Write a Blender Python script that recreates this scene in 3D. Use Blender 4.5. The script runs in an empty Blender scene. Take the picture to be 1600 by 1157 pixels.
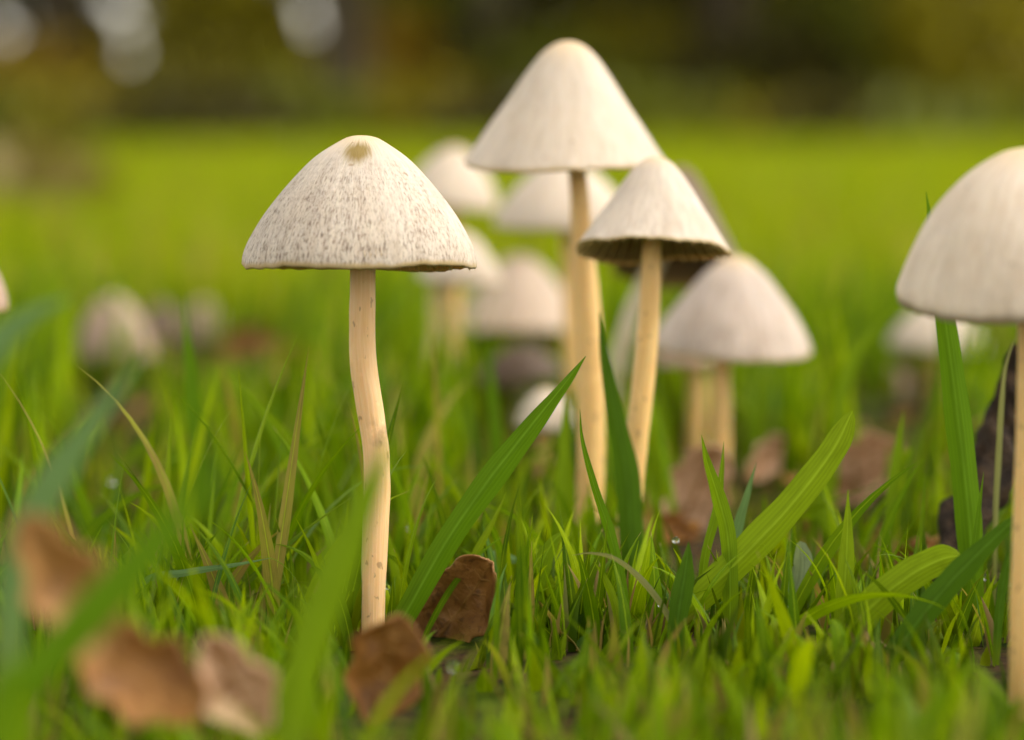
import bpy, math, random
import numpy as np
from mathutils import Vector, Matrix, noise

random.seed(7)
rng = np.random.default_rng(11)
R_ = math.radians
S = bpy.context.scene
COL = S.collection

# ------------------------------------------------------------------ camera
F_PX = 4500.0                      # focal length in pixels of the 1600 px wide photograph
D0 = 0.45                          # focus distance, metres
PITCH = math.atan((578.5 - 185.0) / F_PX)
CAM_H = 0.0812
cam_d = bpy.data.cameras.new('camera')
cam = bpy.data.objects.new('camera', cam_d)
COL.objects.link(cam)
cam.location = (0, 0, CAM_H)
cam.rotation_euler = (math.pi / 2 - PITCH, 0, 0)
cam_d.sensor_width = 36.0
cam_d.lens = F_PX * 36.0 / 1600.0
cam_d.clip_start = 0.01
cam_d.clip_end = 5000
cam_d.dof.use_dof = True
cam_d.dof.focus_distance = D0
cam_d.dof.aperture_fstop = 10.2
cam_d.dof.aperture_blades = 0
S.camera = cam

# ------------------------------------------------------------------ sky, sun, exposure
SUN_EL, SUN_AZ = 50.0, 92.0        # azimuth from +Y (away from camera) towards +X (right)
w = bpy.data.worlds.new('World')
S.world = w
w.use_nodes = True
wn = w.node_tree.nodes
wl = w.node_tree.links
bg = wn['Background']
sky = wn.new('ShaderNodeTexSky')
sky.sky_type = 'NISHITA'
sky.sun_disc = False
sky.sun_elevation = R_(SUN_EL)
sky.sun_rotation = R_(SUN_AZ)
sky.dust_density = 0.8
sky.air_density = 1.0
sky.ozone_density = 0.6
hs = wn.new('ShaderNodeHueSaturation')
hs.inputs['Saturation'].default_value = 0.22      # thin white overcast
mixw = wn.new('ShaderNodeMix'); mixw.data_type = 'RGBA'; mixw.blend_type = 'MULTIPLY'
mixw.inputs[0].default_value = 1.0
mixw.inputs[7].default_value = (1.06, 0.98, 0.85, 1)   # warm white balance of the photograph
wl.new(sky.outputs[0], hs.inputs['Color'])
wl.new(hs.outputs[0], mixw.inputs[6])
wl.new(mixw.outputs[2], bg.inputs['Color'])
bg.inputs['Strength'].default_value = 0.15
sd = bpy.data.lights.new('sun', 'SUN')
sd.energy = 1.2
sd.angle = R_(25)
sd.color = (1.0, 0.94, 0.84)
sun = bpy.data.objects.new('sun', sd)
COL.objects.link(sun)
sdir = Vector((math.sin(R_(SUN_AZ)) * math.cos(R_(SUN_EL)), math.cos(R_(SUN_AZ)) * math.cos(R_(SUN_EL)), math.sin(R_(SUN_EL))))
sun.rotation_euler = sdir.to_track_quat('Z', 'Y').to_euler()
sun.location = (0, 0, 30)
S.view_settings.view_transform = 'Standard'
S.view_settings.look = 'None'
S.view_settings.gamma = 1.0
S.view_settings.exposure = 1.17
S.cycles.use_denoising = True
S.cycles.max_bounces = 10
S.cycles.diffuse_bounces = 5
S.cycles.transmission_bounces = 8

# ------------------------------------------------------------------ helpers
_f = Vector((0, math.cos(PITCH), -math.sin(PITCH)))
_u = Vector((0, math.sin(PITCH), math.cos(PITCH)))
_r = Vector((1, 0, 0))
_c = Vector((0, 0, CAM_H))
def at(px, py, r):
    """world point seen at photo pixel (px,py), r focus distances away"""
    d = r * D0
    return _c + d * (_f + _r * ((px - 800) / F_PX) + _u * ((578.5 - py) / F_PX))
def gnd(px, r, z=0.0):
    d = r * D0
    k = ((CAM_H - z) / d - math.sin(PITCH)) / math.cos(PITCH)
    return at(px, 578.5 + k * F_PX, r)
def unit(r):
    return r * D0 / F_PX
def proj(P):
    """world points (N,3) -> px, py, r"""
    q = P - np.array(_c)
    z = q @ np.array(_f)
    return 800 + F_PX * (q[:, 0] / z), 578.5 - F_PX * (q @ np.array(_u)) / z, z / D0

def new_mesh(name, V, Fq, uv=None, smooth=True):
    """V (N,3) array, Fq (M,4) quads; uv per vertex (N,2)"""
    V = np.asarray(V, dtype=np.float32); Fq = np.asarray(Fq, dtype=np.int32)
    me = bpy.data.meshes.new(name)
    n = Fq.shape[1]
    me.vertices.add(len(V)); me.vertices.foreach_set('co', V.ravel())
    me.loops.add(Fq.size); me.loops.foreach_set('vertex_index', Fq.ravel())
    me.polygons.add(len(Fq))
    me.polygons.foreach_set('loop_start', np.arange(0, Fq.size, n, dtype=np.int32))
    me.polygons.foreach_set('use_smooth', np.full(len(Fq), smooth))
    if uv is not None:
        l = me.uv_layers.new(name='UVMap')
        l.data.foreach_set('uv', np.asarray(uv, dtype=np.float32)[Fq.ravel()].ravel())
    me.update(calc_edges=True); me.validate()
    return me
def link(name, me, mat=None, parent=None, loc=None):
    o = bpy.data.objects.new(name, me)
    COL.objects.link(o)
    if mat and me: me.materials.append(mat)
    if parent: o.parent = parent
    if loc is not None: o.location = loc
    return o
def tag(o, label=None, cat=None, group=None, kind=None):
    if label: o['label'] = label
    if cat: o['category'] = cat
    if group: o['group'] = group
    if kind: o['kind'] = kind
    return o
def empty(name, loc, label, cat, group=None):
    o = bpy.data.objects.new(name, None)
    o.empty_display_size = 0.01
    COL.objects.link(o); o.location = loc
    return tag(o, label, cat, group)
def grid_faces(nu, nv, wrap=False):
    """nu rings of nv verts"""
    a = np.arange(nu - 1)[:, None] * nv
    j = np.arange(nv if wrap else nv - 1)[None, :]
    j2 = (j + 1) % nv
    return np.stack([a + j, a + j2, a + nv + j2, a + nv + j], -1).reshape(-1, 4)
def spline(pts, n):
    """Catmull-Rom through rows of pts, n samples"""
    P = np.asarray(pts, float)
    if len(P) == 2:
        t = np.linspace(0, 1, n)[:, None]
        return P[0] * (1 - t) + P[1] * t
    P = np.vstack([2 * P[0] - P[1], P, 2 * P[-1] - P[-2]])
    m = len(P) - 3
    t = np.linspace(0, m - 1e-9, n)
    i = t.astype(int); f = (t - i)[:, None]
    a, b, c, d = P[i], P[i + 1], P[i + 2], P[i + 3]
    return 0.5 * (2 * b + (c - a) * f + (2 * a - 5 * b + 4 * c - d) * f ** 2 + (3 * b - 3 * c + d - a) * f ** 3)
def nz(v, sc=1.0):
    return noise.noise(Vector(v) * sc)

# ------------------------------------------------------------------ materials
class NT:
    def __init__(s, name):
        s.m = bpy.data.materials.new(name); s.m.use_nodes = True
        s.n = s.m.node_tree.nodes; s.l = s.m.node_tree.links
        s.b = s.n['Principled BSDF']; s.out = s.n['Material Output']
    def add(s, t, **kw):
        nd = s.n.new('ShaderNode' + t)
        for k, v in kw.items(): setattr(nd, k, v)
        return nd
    def put(s, sock, v):
        if hasattr(v, 'links') or hasattr(v, 'is_linked'): s.l.new(v, sock)
        else: sock.default_value = v
    def mix(s, f, a, b, mode='MIX'):
        nd = s.add('Mix', data_type='RGBA', blend_type=mode)
        s.put(nd.inputs[0], f); s.put(nd.inputs[6], a); s.put(nd.inputs[7], b)
        return nd.outputs[2]
    def math(s, op, a, b=0.0, clamp=False):
        nd = s.add('Math', operation=op, use_clamp=clamp)
        s.put(nd.inputs[0], a); s.put(nd.inputs[1], b)
        return nd.outputs[0]
    def ramp(s, f, a, b, lo=0.0, hi=1.0):
        nd = s.add('MapRange', clamp=True, interpolation_type='SMOOTHSTEP')
        s.put(nd.inputs[0], f)
        nd.inputs[1].default_value = a; nd.inputs[2].default_value = b
        nd.inputs[3].default_value = lo; nd.inputs[4].default_value = hi
        return nd.outputs[0]
    def noise(s, vec, scale, detail=3, rough=0.5):
        nd = s.add('TexNoise'); nd.inputs['Scale'].default_value = scale
        nd.inputs['Detail'].default_value = detail; nd.inputs['Roughness'].default_value = rough
        if vec is not None: s.l.new(vec, nd.inputs['Vector'])
        return nd.outputs[0]
    def coord(s, which='UV', sc=(1, 1, 1), off=(0, 0, 0)):
        tc = s.add('TexCoord'); mp = s.add('Mapping')
        mp.inputs['Scale'].default_value = sc; mp.inputs['Location'].default_value = off
        s.l.new(tc.outputs[which], mp.inputs['Vector'])
        return mp.outputs[0]
    def sep(s, vec):
        nd = s.add('SeparateXYZ'); s.l.new(vec, nd.inputs[0]); return nd.outputs
    def bump(s, h, strength, dist):
        nd = s.add('Bump'); nd.inputs['Strength'].default_value = strength
        nd.inputs['Distance'].default_value = dist
        s.l.new(h, nd.inputs['Height']); s.l.new(nd.outputs[0], s.b.inputs['Normal'])
        return nd.outputs[0]
def rgba(c): return (c[0], c[1], c[2], 1.0)

def cap_mat(name, base, streak, speck=0.0, apex=(0.68, 0.50, 0.29), stain=None, edge=(0.42, 0.30, 0.12), off=0.0):
    t = NT(name)
    uv = t.coord('UV')
    u, v, _ = t.sep(uv)
    # long radial fibres
    fib = t.noise(t.coord('UV', (95, 5.5, 1), (off, off, 0)), 1.0, 4, 0.6)
    broad = t.noise(t.coord('UV', (22, 1.6, 1), (off + 3, off, 0)), 1.0, 3, 0.55)
    mott = t.noise(t.coord('Object'), 170.0, 4, 0.6)
    c = t.mix(t.ramp(fib, 0.40, 0.66), rgba(base), rgba(streak))
    c = t.mix(t.ramp(broad, 0.42, 0.75, 0, 0.55), c, rgba([k * 0.80 for k in streak]))
    c = t.mix(t.ramp(mott, 0.35, 0.7, 0, 0.25), c, rgba([base[0] * .86, base[1] * .80, base[2] * .70]))
    if speck > 0:
        sp = t.noise(t.coord('UV', (400, 15, 1), (off + 7, 1, 0)), 1.0, 3, 0.7)
        sp2 = t.noise(t.coord('UV', (600, 28, 1), (off + 1, 4, 0)), 1.0, 2, 0.6)
        zone = t.math('MULTIPLY', t.ramp(v, 0.14, 0.55), t.ramp(broad, 0.25, 0.62, 0.35, 1.0))
        s1 = t.math('MULTIPLY', t.ramp(sp, 0.55, 0.62), zone)
        s2 = t.math('MULTIPLY', t.ramp(sp2, 0.54, 0.62, 0, 0.8), zone)
        ss = t.math('MULTIPLY', t.math('MAXIMUM', s1, s2), speck, True)
        c = t.mix(ss, c, (0.15, 0.10, 0.07, 1))
    ap = t.ramp(t.math('ADD', v, t.math('MULTIPLY', fib, 0.08)), 0.05, 0.36, 0.85, 0.0)
    c = t.mix(ap, c, rgba(apex))
    ed = t.ramp(t.math('ADD', v, t.math('MULTIPLY', broad, 0.03)), 0.985, 1.012, 0, 0.85)
    c = t.mix(ed, c, rgba(edge))
    c = t.mix(t.ramp(v, 1.022, 1.05), c, (0.19, 0.12, 0.055, 1))
    dirt = t.noise(t.coord('Object'), 620.0, 2, 0.5)
    c = t.mix(t.ramp(dirt, 0.70, 0.76, 0, 0.55), c, (0.22, 0.14, 0.07, 1))
    blot = t.noise(t.coord('Object'), 75.0, 2, 0.5)
    c = t.mix(t.ramp(blot, 0.5, 0.75, 0, 0.28), c, rgba([base[0] * 0.78, base[1] * 0.70, base[2] * 0.62]))
    if stain:
        geo = t.coord('Object', (1.05, 0.75, 0.75))
        d = t.add('VectorMath', operation='DISTANCE'); t.l.new(geo, d.inputs[0]); d.inputs[1].default_value = (stain[0] * 1.05, stain[1] * 0.75, stain[2] * 0.75)
        dd = t.math('ADD', d.outputs['Value'], t.math('MULTIPLY', t.math('SUBTRACT', fib, 0.5), 0.0035))
        c = t.mix(t.ramp(dd, 0.0010, 0.0032, 0.95, 0), c, (0.23, 0.155, 0.03, 1))
    t.l.new(c, t.b.inputs['Base Color'])
    t.b.inputs['Roughness'].default_value = 0.62
    t.b.inputs['Specular IOR Level'].default_value = 0.3
    t.b.inputs['Subsurface Weight'].default_value = 0.35
    t.b.inputs['Subsurface Radius'].default_value = (1.0, 0.6, 0.3)
    t.b.inputs['Subsurface Scale'].default_value = 0.0015
    h = t.math('ADD', fib, t.math('MULTIPLY', mott, 0.6))
    t.bump(h, 0.55, 0.0003)
    return t.m

def stem_mat(name, a, b, bruise=None):
    t = NT(name)
    fib = t.noise(t.coord('UV', (16, 2.2, 1)), 1.0, 4, 0.6)
    mott = t.noise(t.coord('Object'), 260.0, 4, 0.6)
    c = t.mix(t.ramp(fib, 0.25, 0.85), rgba(a), rgba(b))
    c = t.mix(t.ramp(mott, 0.56, 0.74, 0, 0.5), c, rgba([min(1, k * 1.18) for k in a]))
    spot = t.noise(t.coord('Object', (1, 1, 0.6)), 800.0, 2, 0.5)
    c = t.mix(t.ramp(spot, 0.64, 0.70, 0, 0.55), c, (0.24, 0.13, 0.05, 1))
    if bruise:
        d = t.add('VectorMath', operation='DISTANCE'); t.l.new(t.coord('Object'), d.inputs[0]); d.inputs[1].default_value = bruise
        dd = t.math('ADD', d.outputs['Value'], t.math('MULTIPLY', t.math('SUBTRACT', mott, 0.5), 0.006))
        c = t.mix(t.ramp(dd, 0.0002, 0.0030, 0.62, 0), c, (0.24, 0.14, 0.075, 1))
    t.l.new(c, t.b.inputs['Base Color'])
    t.b.inputs['Roughness'].default_value = 0.5
    t.b.inputs['Subsurface Weight'].default_value = 0.5
    t.b.inputs['Subsurface Radius'].default_value = (1.0, 0.55, 0.22)
    t.b.inputs['Subsurface Scale'].default_value = 0.002
    t.bump(t.math('ADD', fib, t.math('MULTIPLY', mott, 0.4)), 0.35, 0.0004)
    return t.m

def gill_mat(name, c0, c1):
    t = NT(name)
    n = t.noise(t.coord('Object'), 300.0, 3)
    t.l.new(t.mix(n, rgba(c0), rgba(c1)), t.b.inputs['Base Color'])
    t.b.inputs['Roughness'].default_value = 0.75
    t.b.inputs['Subsurface Weight'].default_value = 0.2
    t.b.inputs['Subsurface Scale'].default_value = 0.001
    return t.m

def grass_mat(name, dark, mid, lite, blue=0.06, dry=0.06, tip=0.3, trans=0.40, veins=True):
    t = NT(name)
    g = t.add('NewGeometry'); rnd = g.outputs['Random Per Island']
    u, v, _ = t.sep(t.coord('UV'))
    c = t.mix(t.ramp(rnd, 0.0, 0.7), rgba(dark), rgba(mid))
    c = t.mix(t.ramp(rnd, 0.6, 1.0), c, rgba(lite))
    r2 = t.math('FRACT', t.math('MULTIPLY', rnd, 37.17))
    c = t.mix(t.ramp(r2, 1 - blue, 1 - blue + 0.02, 0, 0.8), c, (0.08, 0.19, 0.045, 1))
    r3 = t.math('FRACT', t.math('MULTIPLY', rnd, 91.7))
    c = t.mix(t.ramp(r3, 1 - dry, 1 - dry + 0.01), c, (0.33, 0.24, 0.07, 1))
    blot = t.noise(t.coord('Object'), 120.0, 3)
    c = t.mix(t.ramp(blot, 0.35, 0.75, 0, 0.35), c, rgba(lite))
    r4 = t.math('FRACT', t.math('MULTIPLY', rnd, 17.3))
    tipm = t.math('MULTIPLY', t.ramp(v, 0.93, 0.99), t.ramp(r4, 1 - tip, 1 - tip + 0.02))
    c = t.mix(tipm, c, (0.40, 0.28, 0.12, 1))
    c = t.mix(t.ramp(v, 0.0, 0.22, 0.55, 0), c, (0.25, 0.32, 0.015, 1))        # pale sheath at the base
    if veins:
        wv = t.math('SINE', t.math('MULTIPLY', u, 52.0))
        w2 = t.noise(t.coord('UV', (19, 0.5, 1)), 1.0, 3, 0.6)
        st = t.math('ADD', t.math('MULTIPLY', wv, 0.22), t.math('MULTIPLY', w2, 1.5))
        c = t.mix(t.ramp(st, 0.5, 1.15, 0, 0.28), c, rgba([k * 0.45 for k in mid]))
        midrib = t.ramp(t.math('ABSOLUTE', t.math('SUBTRACT', u, 0.5)), 0.015, 0.06, 0.45, 0)
        c = t.mix(midrib, c, rgba([min(1, k * 1.5 + 0.02) for k in lite]))
        c = t.mix(t.ramp(t.noise(t.coord('UV', (3, 7, 1)), 1.0, 3), 0.45, 0.7, 0, 0.35), c, rgba([k * 0.55 for k in mid]))
        t.bump(st, 0.5, 0.0001)
    t.l.new(c, t.b.inputs['Base Color'])
    t.b.inputs['Roughness'].default_value = 0.42
    t.b.inputs['Specular IOR Level'].default_value = 0.08
    tr = t.add('BsdfTranslucent'); t.l.new(t.mix(0.6, c, (1.25, 1.15, 0.35, 1), 'MULTIPLY'), tr.inputs[0])
    mx = t.add('MixShader'); mx.inputs[0].default_value = trans
    t.l.new(t.b.outputs[0], mx.inputs[1]); t.l.new(tr.outputs[0], mx.inputs[2]); t.l.new(mx.outputs[0], t.out.inputs[0])
    return t.m

def leaf_mat(name, a, b, dark, trans=0.2, sc=220.0):
    t = NT(name)
    o = t.coord('Object')
    n1 = t.noise(o, sc, 5, 0.6); n2 = t.noise(o, sc * 3.4, 4, 0.6); n3 = t.noise(o, sc * 0.5, 3)
    c = t.mix(t.ramp(n1, 0.35, 0.68), rgba(a), rgba(b))
    c = t.mix(t.ramp(n2, 0.52, 0.68, 0, 0.75), c, rgba(dark))
    c = t.mix(t.ramp(n3, 0.52, 0.72, 0, 0.6), c, rgba(dark))
    t.l.new(c, t.b.inputs['Base Color'])
    t.b.inputs['Roughness'].default_value = 0.5
    t.bump(t.math('ADD', n1, n2), 0.8, 0.0006)
    tr = t.add('BsdfTranslucent'); t.l.new(c, tr.inputs[0])
    mx = t.add('MixShader'); mx.inputs[0].default_value = trans
    t.l.new(t.b.outputs[0], mx.inputs[1]); t.l.new(tr.outputs[0], mx.inputs[2]); t.l.new(mx.outputs[0], t.out.inputs[0])
    return t.m

def foliage_mat(name, cols, trans=0.3):
    t = NT(name)
    g = t.add('NewGeometry'); rnd = g.outputs['Random Per Island']
    c = t.mix(t.ramp(rnd, 0, 0.5), rgba(cols[0]), rgba(cols[1]))
    c = t.mix(t.ramp(rnd, 0.5, 1.0), c, rgba(cols[2]))
    t.l.new(c, t.b.inputs['Base Color']); t.b.inputs['Roughness'].default_value = 0.55
    tr = t.add('BsdfTranslucent'); t.l.new(c, tr.inputs[0])
    mx = t.add('MixShader'); mx.inputs[0].default_value = trans
    t.l.new(t.b.outputs[0], mx.inputs[1]); t.l.new(tr.outputs[0], mx.inputs[2]); t.l.new(mx.outputs[0], t.out.inputs[0])
    return t.m

def rough_mat(name, a, b, sc, rough=0.85, bumpd=0.002, st=(1, 1, 1)):
    t = NT(name)
    n1 = t.noise(t.coord('Object', st), sc, 6, 0.65); n2 = t.noise(t.coord('Object', st), sc * 4, 4, 0.6)
    c = t.mix(t.ramp(n1, 0.35, 0.66), rgba(a), rgba(b))
    c = t.mix(t.ramp(n2, 0.5, 0.7, 0, 0.5), c, rgba([k * 0.45 for k in a]))
    t.l.new(c, t.b.inputs['Base Color']); t.b.inputs['Roughness'].default_value = rough
    t.b.inputs['Specular IOR Level'].default_value = 0.15
    t.bump(t.math('ADD', n1, t.math('MULTIPLY', n2, 0.5)), 0.8, bumpd)
    return t.m

# ------------------------------------------------------------------ the setting: meadow ground and woodland floor
def meadow():
    ys = np.concatenate([np.linspace(-0.6, 1.6, 90), np.geomspace(1.65, 3000, 60)])
    xs = np.concatenate([-np.geomspace(0.62, 3000, 40)[::-1], np.linspace(-0.6, 0.6, 60), np.geomspace(0.62, 3000, 40)])
    ys = np.concatenate([-np.geomspace(0.62, 3000, 25)[::-1], ys])
    X, Y = np.meshgrid(xs, ys)
    Z = np.zeros_like(X)
    near = (np.abs(X) < 3) & (np.abs(Y) < 6)
    for i, j in zip(*np.nonzero(near)):
        x, y = X[i, j], Y[i, j]
        Z[i, j] = 0.0028 * noise.noise(Vector((x * 30, y * 30, 0))) + 0.0015 * noise.noise(Vector((x * 90, y * 90, 3))) - 0.002
    V = np.stack([X, Y, Z], -1).reshape(-1, 3)
    me = new_mesh('meadow_ground', V, grid_faces(len(ys), len(xs)))
    t = NT('meadow_ground')
    o = t.coord('Object')
    a = t.noise(o, 240.0, 6, 0.65); b = t.noise(o, 38.0, 5, 0.6); c3 = t.noise(o, 0.55, 4, 0.6)
    soil = t.mix(t.ramp(a, 0.35, 0.65), (0.022, 0.014, 0.008, 1), (0.075, 0.045, 0.02, 1))
    moss = t.mix(t.ramp(a, 0.3, 0.7), (0.02, 0.04, 0.003, 1), (0.07, 0.095, 0.008, 1))
    nearc = t.mix(t.ramp(b, 0.42, 0.58), soil, moss)
    turf = t.mix(t.ramp(b, 0.3, 0.7), (0.20, 0.27, 0.002, 1), (0.30, 0.345, 0.003, 1))
    turf = t.mix(t.ramp(c3, 0.48, 0.66, 0, 0.7), turf, (0.17, 0.15, 0.025, 1))
    x, y, z = t.sep(o)
    c = t.mix(t.ramp(y, 1.2, 4.0), nearc, turf)             # the lawn is close-knit beyond the mushroom ring
    t.l.new(c, t.b.inputs['Base Color']); t.b.inputs['Roughness'].default_value = 0.9
    t.b.inputs['Specular IOR Level'].default_value = 0.1
    t.bump(a, 0.7, 0.003)
    tag(link('meadow_ground', me, t.m), kind='structure')
meadow()

def woodland_floor():
    xs = np.linspace(-16, 16, 60); ys = np.linspace(0, 1, 24)
    X, T = np.meshgrid(xs, ys)
    near = 7.0 + 0.3 * np.sin(xs * 0.8) + 0.3 * np.sin(xs * 2.1 + 1)
    Y = near[None, :] * (1 - T) + 45 * T
    Z = 0.012 + 0.05 * np.clip(T * 8, 0, 1) * (0.5 + 0.5 * np.sin(X * 3) * np.sin(Y * 2.3))
    me = new_mesh('woodland_floor', np.stack([X, Y, Z], -1).reshape(-1, 3), grid_faces(24, 60))
    tag(link('woodland_floor', me, rough_mat('leaf_mould', (0.07, 0.045, 0.018), (0.13, 0.085, 0.025), 5.0, 0.9, 0.02)), kind='structure')
woodland_floor()

# ------------------------------------------------------------------ woodland edge
def leaf_cloud(C, size, flat=0.0):
    n = len(C)
    a = rng.normal(size=(n, 3)); a /= np.linalg.norm(a, axis=1)[:, None]
    b = rng.normal(size=(n, 3)); b -= (b * a).sum(1)[:, None] * a; b /= np.linalg.norm(b, axis=1)[:, None]
    s = (size * rng.uniform(0.6, 1.4, n))[:, None]
    V = np.stack([C - a * s, C + b * s * 0.5, C + a * s, C - b * s * 0.5], 1).reshape(-1, 3)
    return V, np.arange(4 * n).reshape(-1, 4)
# openings in the wood through which the bright sky shows (world x, z at 30 m, radius)
GAPS = [((px - 800) / F_PX * 30, CAM_H + (185 - py) / F_PX * 30, r * 30 / F_PX)
        for px, py, r in ((-4, 30, 14), (16, 58, 13), (184, 4, 13), (200, 40, 13), (206, 84, 14), (478, 12, 13), (492, 38, 13), (352, 36, 6), (70, 96, 5), (640, 20, 4))]
def clear(P):
    """drop leaf centres that would close an opening (a straight lane through the wood)"""
    k = 30.0 / P[:, 1]
    x = P[:, 0] * k; z = (P[:, 2] - CAM_H) * k + CAM_H
    ok = np.ones(len(P), bool)
    for gx, gz, gr in GAPS:
        ok &= (x - gx) ** 2 + (z - gz) ** 2 > (gr * 1.3) ** 2
    return P[ok]
def clumps(n, centre, radii, nc, cr):
    """points in nc clumps spread through an ellipsoid"""
    d = rng.normal(size=(nc, 3)); d /= np.linalg.norm(d, axis=1)[:, None]
    cc = np.array(centre) + d * np.array(radii) * (rng.uniform(0.25, 1, nc) ** 0.5)[:, None]
    k = rng.integers(0, nc, n)
    p = rng.normal(size=(n, 3)) * cr * 0.55
    return cc[k] + p
def tube(path, rad, seg=10, wob=0.0, seed=0.0, sq=1.0):
    """tube along path (n,3) with radii (n,)"""
    P = np.asarray(path, float); n = len(P)
    T = np.gradient(P, axis=0); T /= np.linalg.norm(T, axis=1)[:, None]
    ref = np.array([0.0, 1.0, 0.0]) if abs(T[0][1]) < 0.8 else np.array([1.0, 0, 0])
    A = np.cross(T, ref); A /= np.linalg.norm(A, axis=1)[:, None]
    B = np.cross(A, T)
    th = np.linspace(0, 2 * np.pi, seg, endpoint=False)
    rr = np.asarray(rad, float)[:, None] * np.ones(seg)[None, :]
    if wob:
        for i in range(n):
            for j in range(seg):
                rr[i, j] *= 1 + wob * noise.noise(Vector((math.cos(th[j]) * 1.6 + seed, math.sin(th[j]) * 1.6, i * 0.22 + seed)))
    V = P[:, None, :] + rr[..., None] * (np.cos(th)[None, :, None] * A[:, None, :] + sq * np.sin(th)[None, :, None] * B[:, None, :])
    return V.reshape(-1, 3), grid_faces(n, seg, True), (n, seg)
def tube_uv(n, seg, vscale=1.0):
    u = np.abs(np.linspace(-1, 1, seg, endpoint=False)); v = np.linspace(0, 1, n) * vscale
    return np.stack(np.meshgrid(u, v), -1).reshape(-1, 2)

bark = rough_mat('bark', (0.06, 0.048, 0.03), (0.11, 0.085, 0.05), 9.0, 0.9, 0.03, (1, 1, 0.25))
fol = [foliage_mat('foliage_green', ((0.10, 0.125, 0.002), (0.17, 0.195, 0.003), (0.24, 0.255, 0.004))),
       foliage_mat('foliage_olive', ((0.19, 0.165, 0.002), (0.31, 0.27, 0.003), (0.40, 0.345, 0.004))),
       foliage_mat('foliage_autumn', ((0.25, 0.16, 0.002), (0.37, 0.24, 0.003), (0.44, 0.29, 0.004))),
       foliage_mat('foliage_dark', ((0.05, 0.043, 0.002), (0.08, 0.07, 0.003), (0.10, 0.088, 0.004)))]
def tree(px, Y, rad, h, crown_r, mat, base_z):
    x = (px - 800) / F_PX * Y
    o = empty('broadleaf_tree', (x, Y, 0), {540: 'dark straight trunk just right of the lone round gap of sky', 745: 'thick dark trunk behind the tallest mushroom cap', 100: 'dark trunk between two bright gaps of sky'}.get(px, 'dark trunked tree with spreading crown at the edge of the wood'), 'tree', 'trees along the edge of the wood')
    zs = np.linspace(-0.1, h * 0.8, 24)
    path = np.stack([0.15 * np.sin(zs * 0.5 + px) * (zs / h), 0.2 * np.cos(zs * 0.4 + px) * (zs / h), zs], -1)
    rd = rad * (1 - 0.8 * zs / h) * (1 + 0.5 * np.exp(-np.clip(zs, 0, 9) / 0.35))
    V, Fq, (n, sg) = tube(path, rd, 14, 0.2, px)
    Vs, Fs = [V], [Fq]; off = len(V)
    for k in range(7):
        z0 = h * random.uniform(0.28, 0.7); a = k * 2.4 + px
        L = crown_r * random.uniform(0.6, 0.95)
        s = np.linspace(0, 1, 8)[:, None]
        p0 = np.array([np.interp(z0, zs, path[:, 0]), np.interp(z0, zs, path[:, 1]), z0])
        pp = p0 + s * np.array([math.cos(a) * L, math.sin(a) * L, L * 0.45]) + s ** 2 * np.array([0, 0, -0.2 * L])
        V, Fq, _ = tube(pp, rad * 0.34 * (1 - 0.85 * s[:, 0]), 7)
        Vs.append(V); Fs.append(Fq + off); off += len(V)
    link('trunk', new_mesh('trunk', np.vstack(Vs), np.vstack(Fs)), bark, o)
    C = clumps(1100, (x, Y, base_z + (h - base_z) * 0.5), (crown_r, crown_r, (h - base_z) * 0.5), 60, crown_r * 0.33)
    C = C[C[:, 2] > base_z * 0.7]
    C = clear(C) - np.array([x, Y, 0])
    V, Fq = leaf_cloud(C, 0.12)
    link('crown', new_mesh('crown', V, Fq, smooth=False), mat, o)
    return o
TREES = [(100, 27, 0.20, 9, 3.2, 0, 1.3), (372, 30, 0.22, 10, 3.0, 1, 1.5), (540, 25, 0.17, 9, 3.0, 0, 1.6),
         (745, 28, 0.26, 11, 3.6, 3, 1.2), (960, 33, 0.25, 10, 3.4, 0, 1.2), (1120, 27.5, 0.24, 10, 3.3, 3, 0.9),
         (1290, 31, 0.28, 11, 3.5, 0, 0.9), (1530, 27, 0.2, 9, 3.3, 1, 1.0), (-160, 28, 0.3, 10, 3.4, 1, 1.4), (1760, 29, 0.28, 10, 3.6, 0, 1.0),
         (650, 37, 0.25, 11, 3.6, 0, 1.5), (1400, 38, 0.3, 12, 3.8, 3, 1.2), (300, 38, 0.24, 11, 3.4, 0, 1.9)]
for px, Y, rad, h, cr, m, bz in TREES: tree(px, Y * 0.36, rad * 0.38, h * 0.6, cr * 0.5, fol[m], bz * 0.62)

def shrub(px, Y, wdt, hgt, m, label, n=1500, group='shrubs under the trees'):
    x = (px - 800) / F_PX * Y
    o = empty('shrub', (x, Y, 0), label, 'shrub', group)
    C = clumps(n, (x, Y, hgt * 0.5), (wdt * 0.5, wdt * 0.4, hgt * 0.5), 26, wdt * 0.16)
    C[:, 2] = np.abs(C[:, 2])
    C = clear(C) - np.array([x, Y, 0])
    V, Fq = leaf_cloud(C, 0.036)
    link('foliage', new_mesh('foliage', V, Fq, smooth=False), fol[m], o)
    Vs, Fs, off = [], [], 0
    for k in range(6):
        a = k * 1.05 + px; s = np.linspace(0, 1, 7)[:, None]
        pp = s * np.array([math.cos(a) * wdt * 0.3, math.sin(a) * wdt * 0.3, hgt * 0.75]) - np.array([0, 0, 0.03])
        V, Fq, _ = tube(pp, 0.02 * (1 - 0.7 * s[:, 0]), 6)
        Vs.append(V); Fs.append(Fq + off); off += len(V)
    link('stem', new_mesh('stem', np.vstack(Vs), np.vstack(Fs)), bark, o)
G, O_, A_, D_ = 0, 1, 2, 3
L = ['dark green shrub in the shade under the trees', 'olive green shrub under the trees', 'yellow brown autumn shrub under the trees', 'nearly black shrub in the deep shade of the wood']
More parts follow.
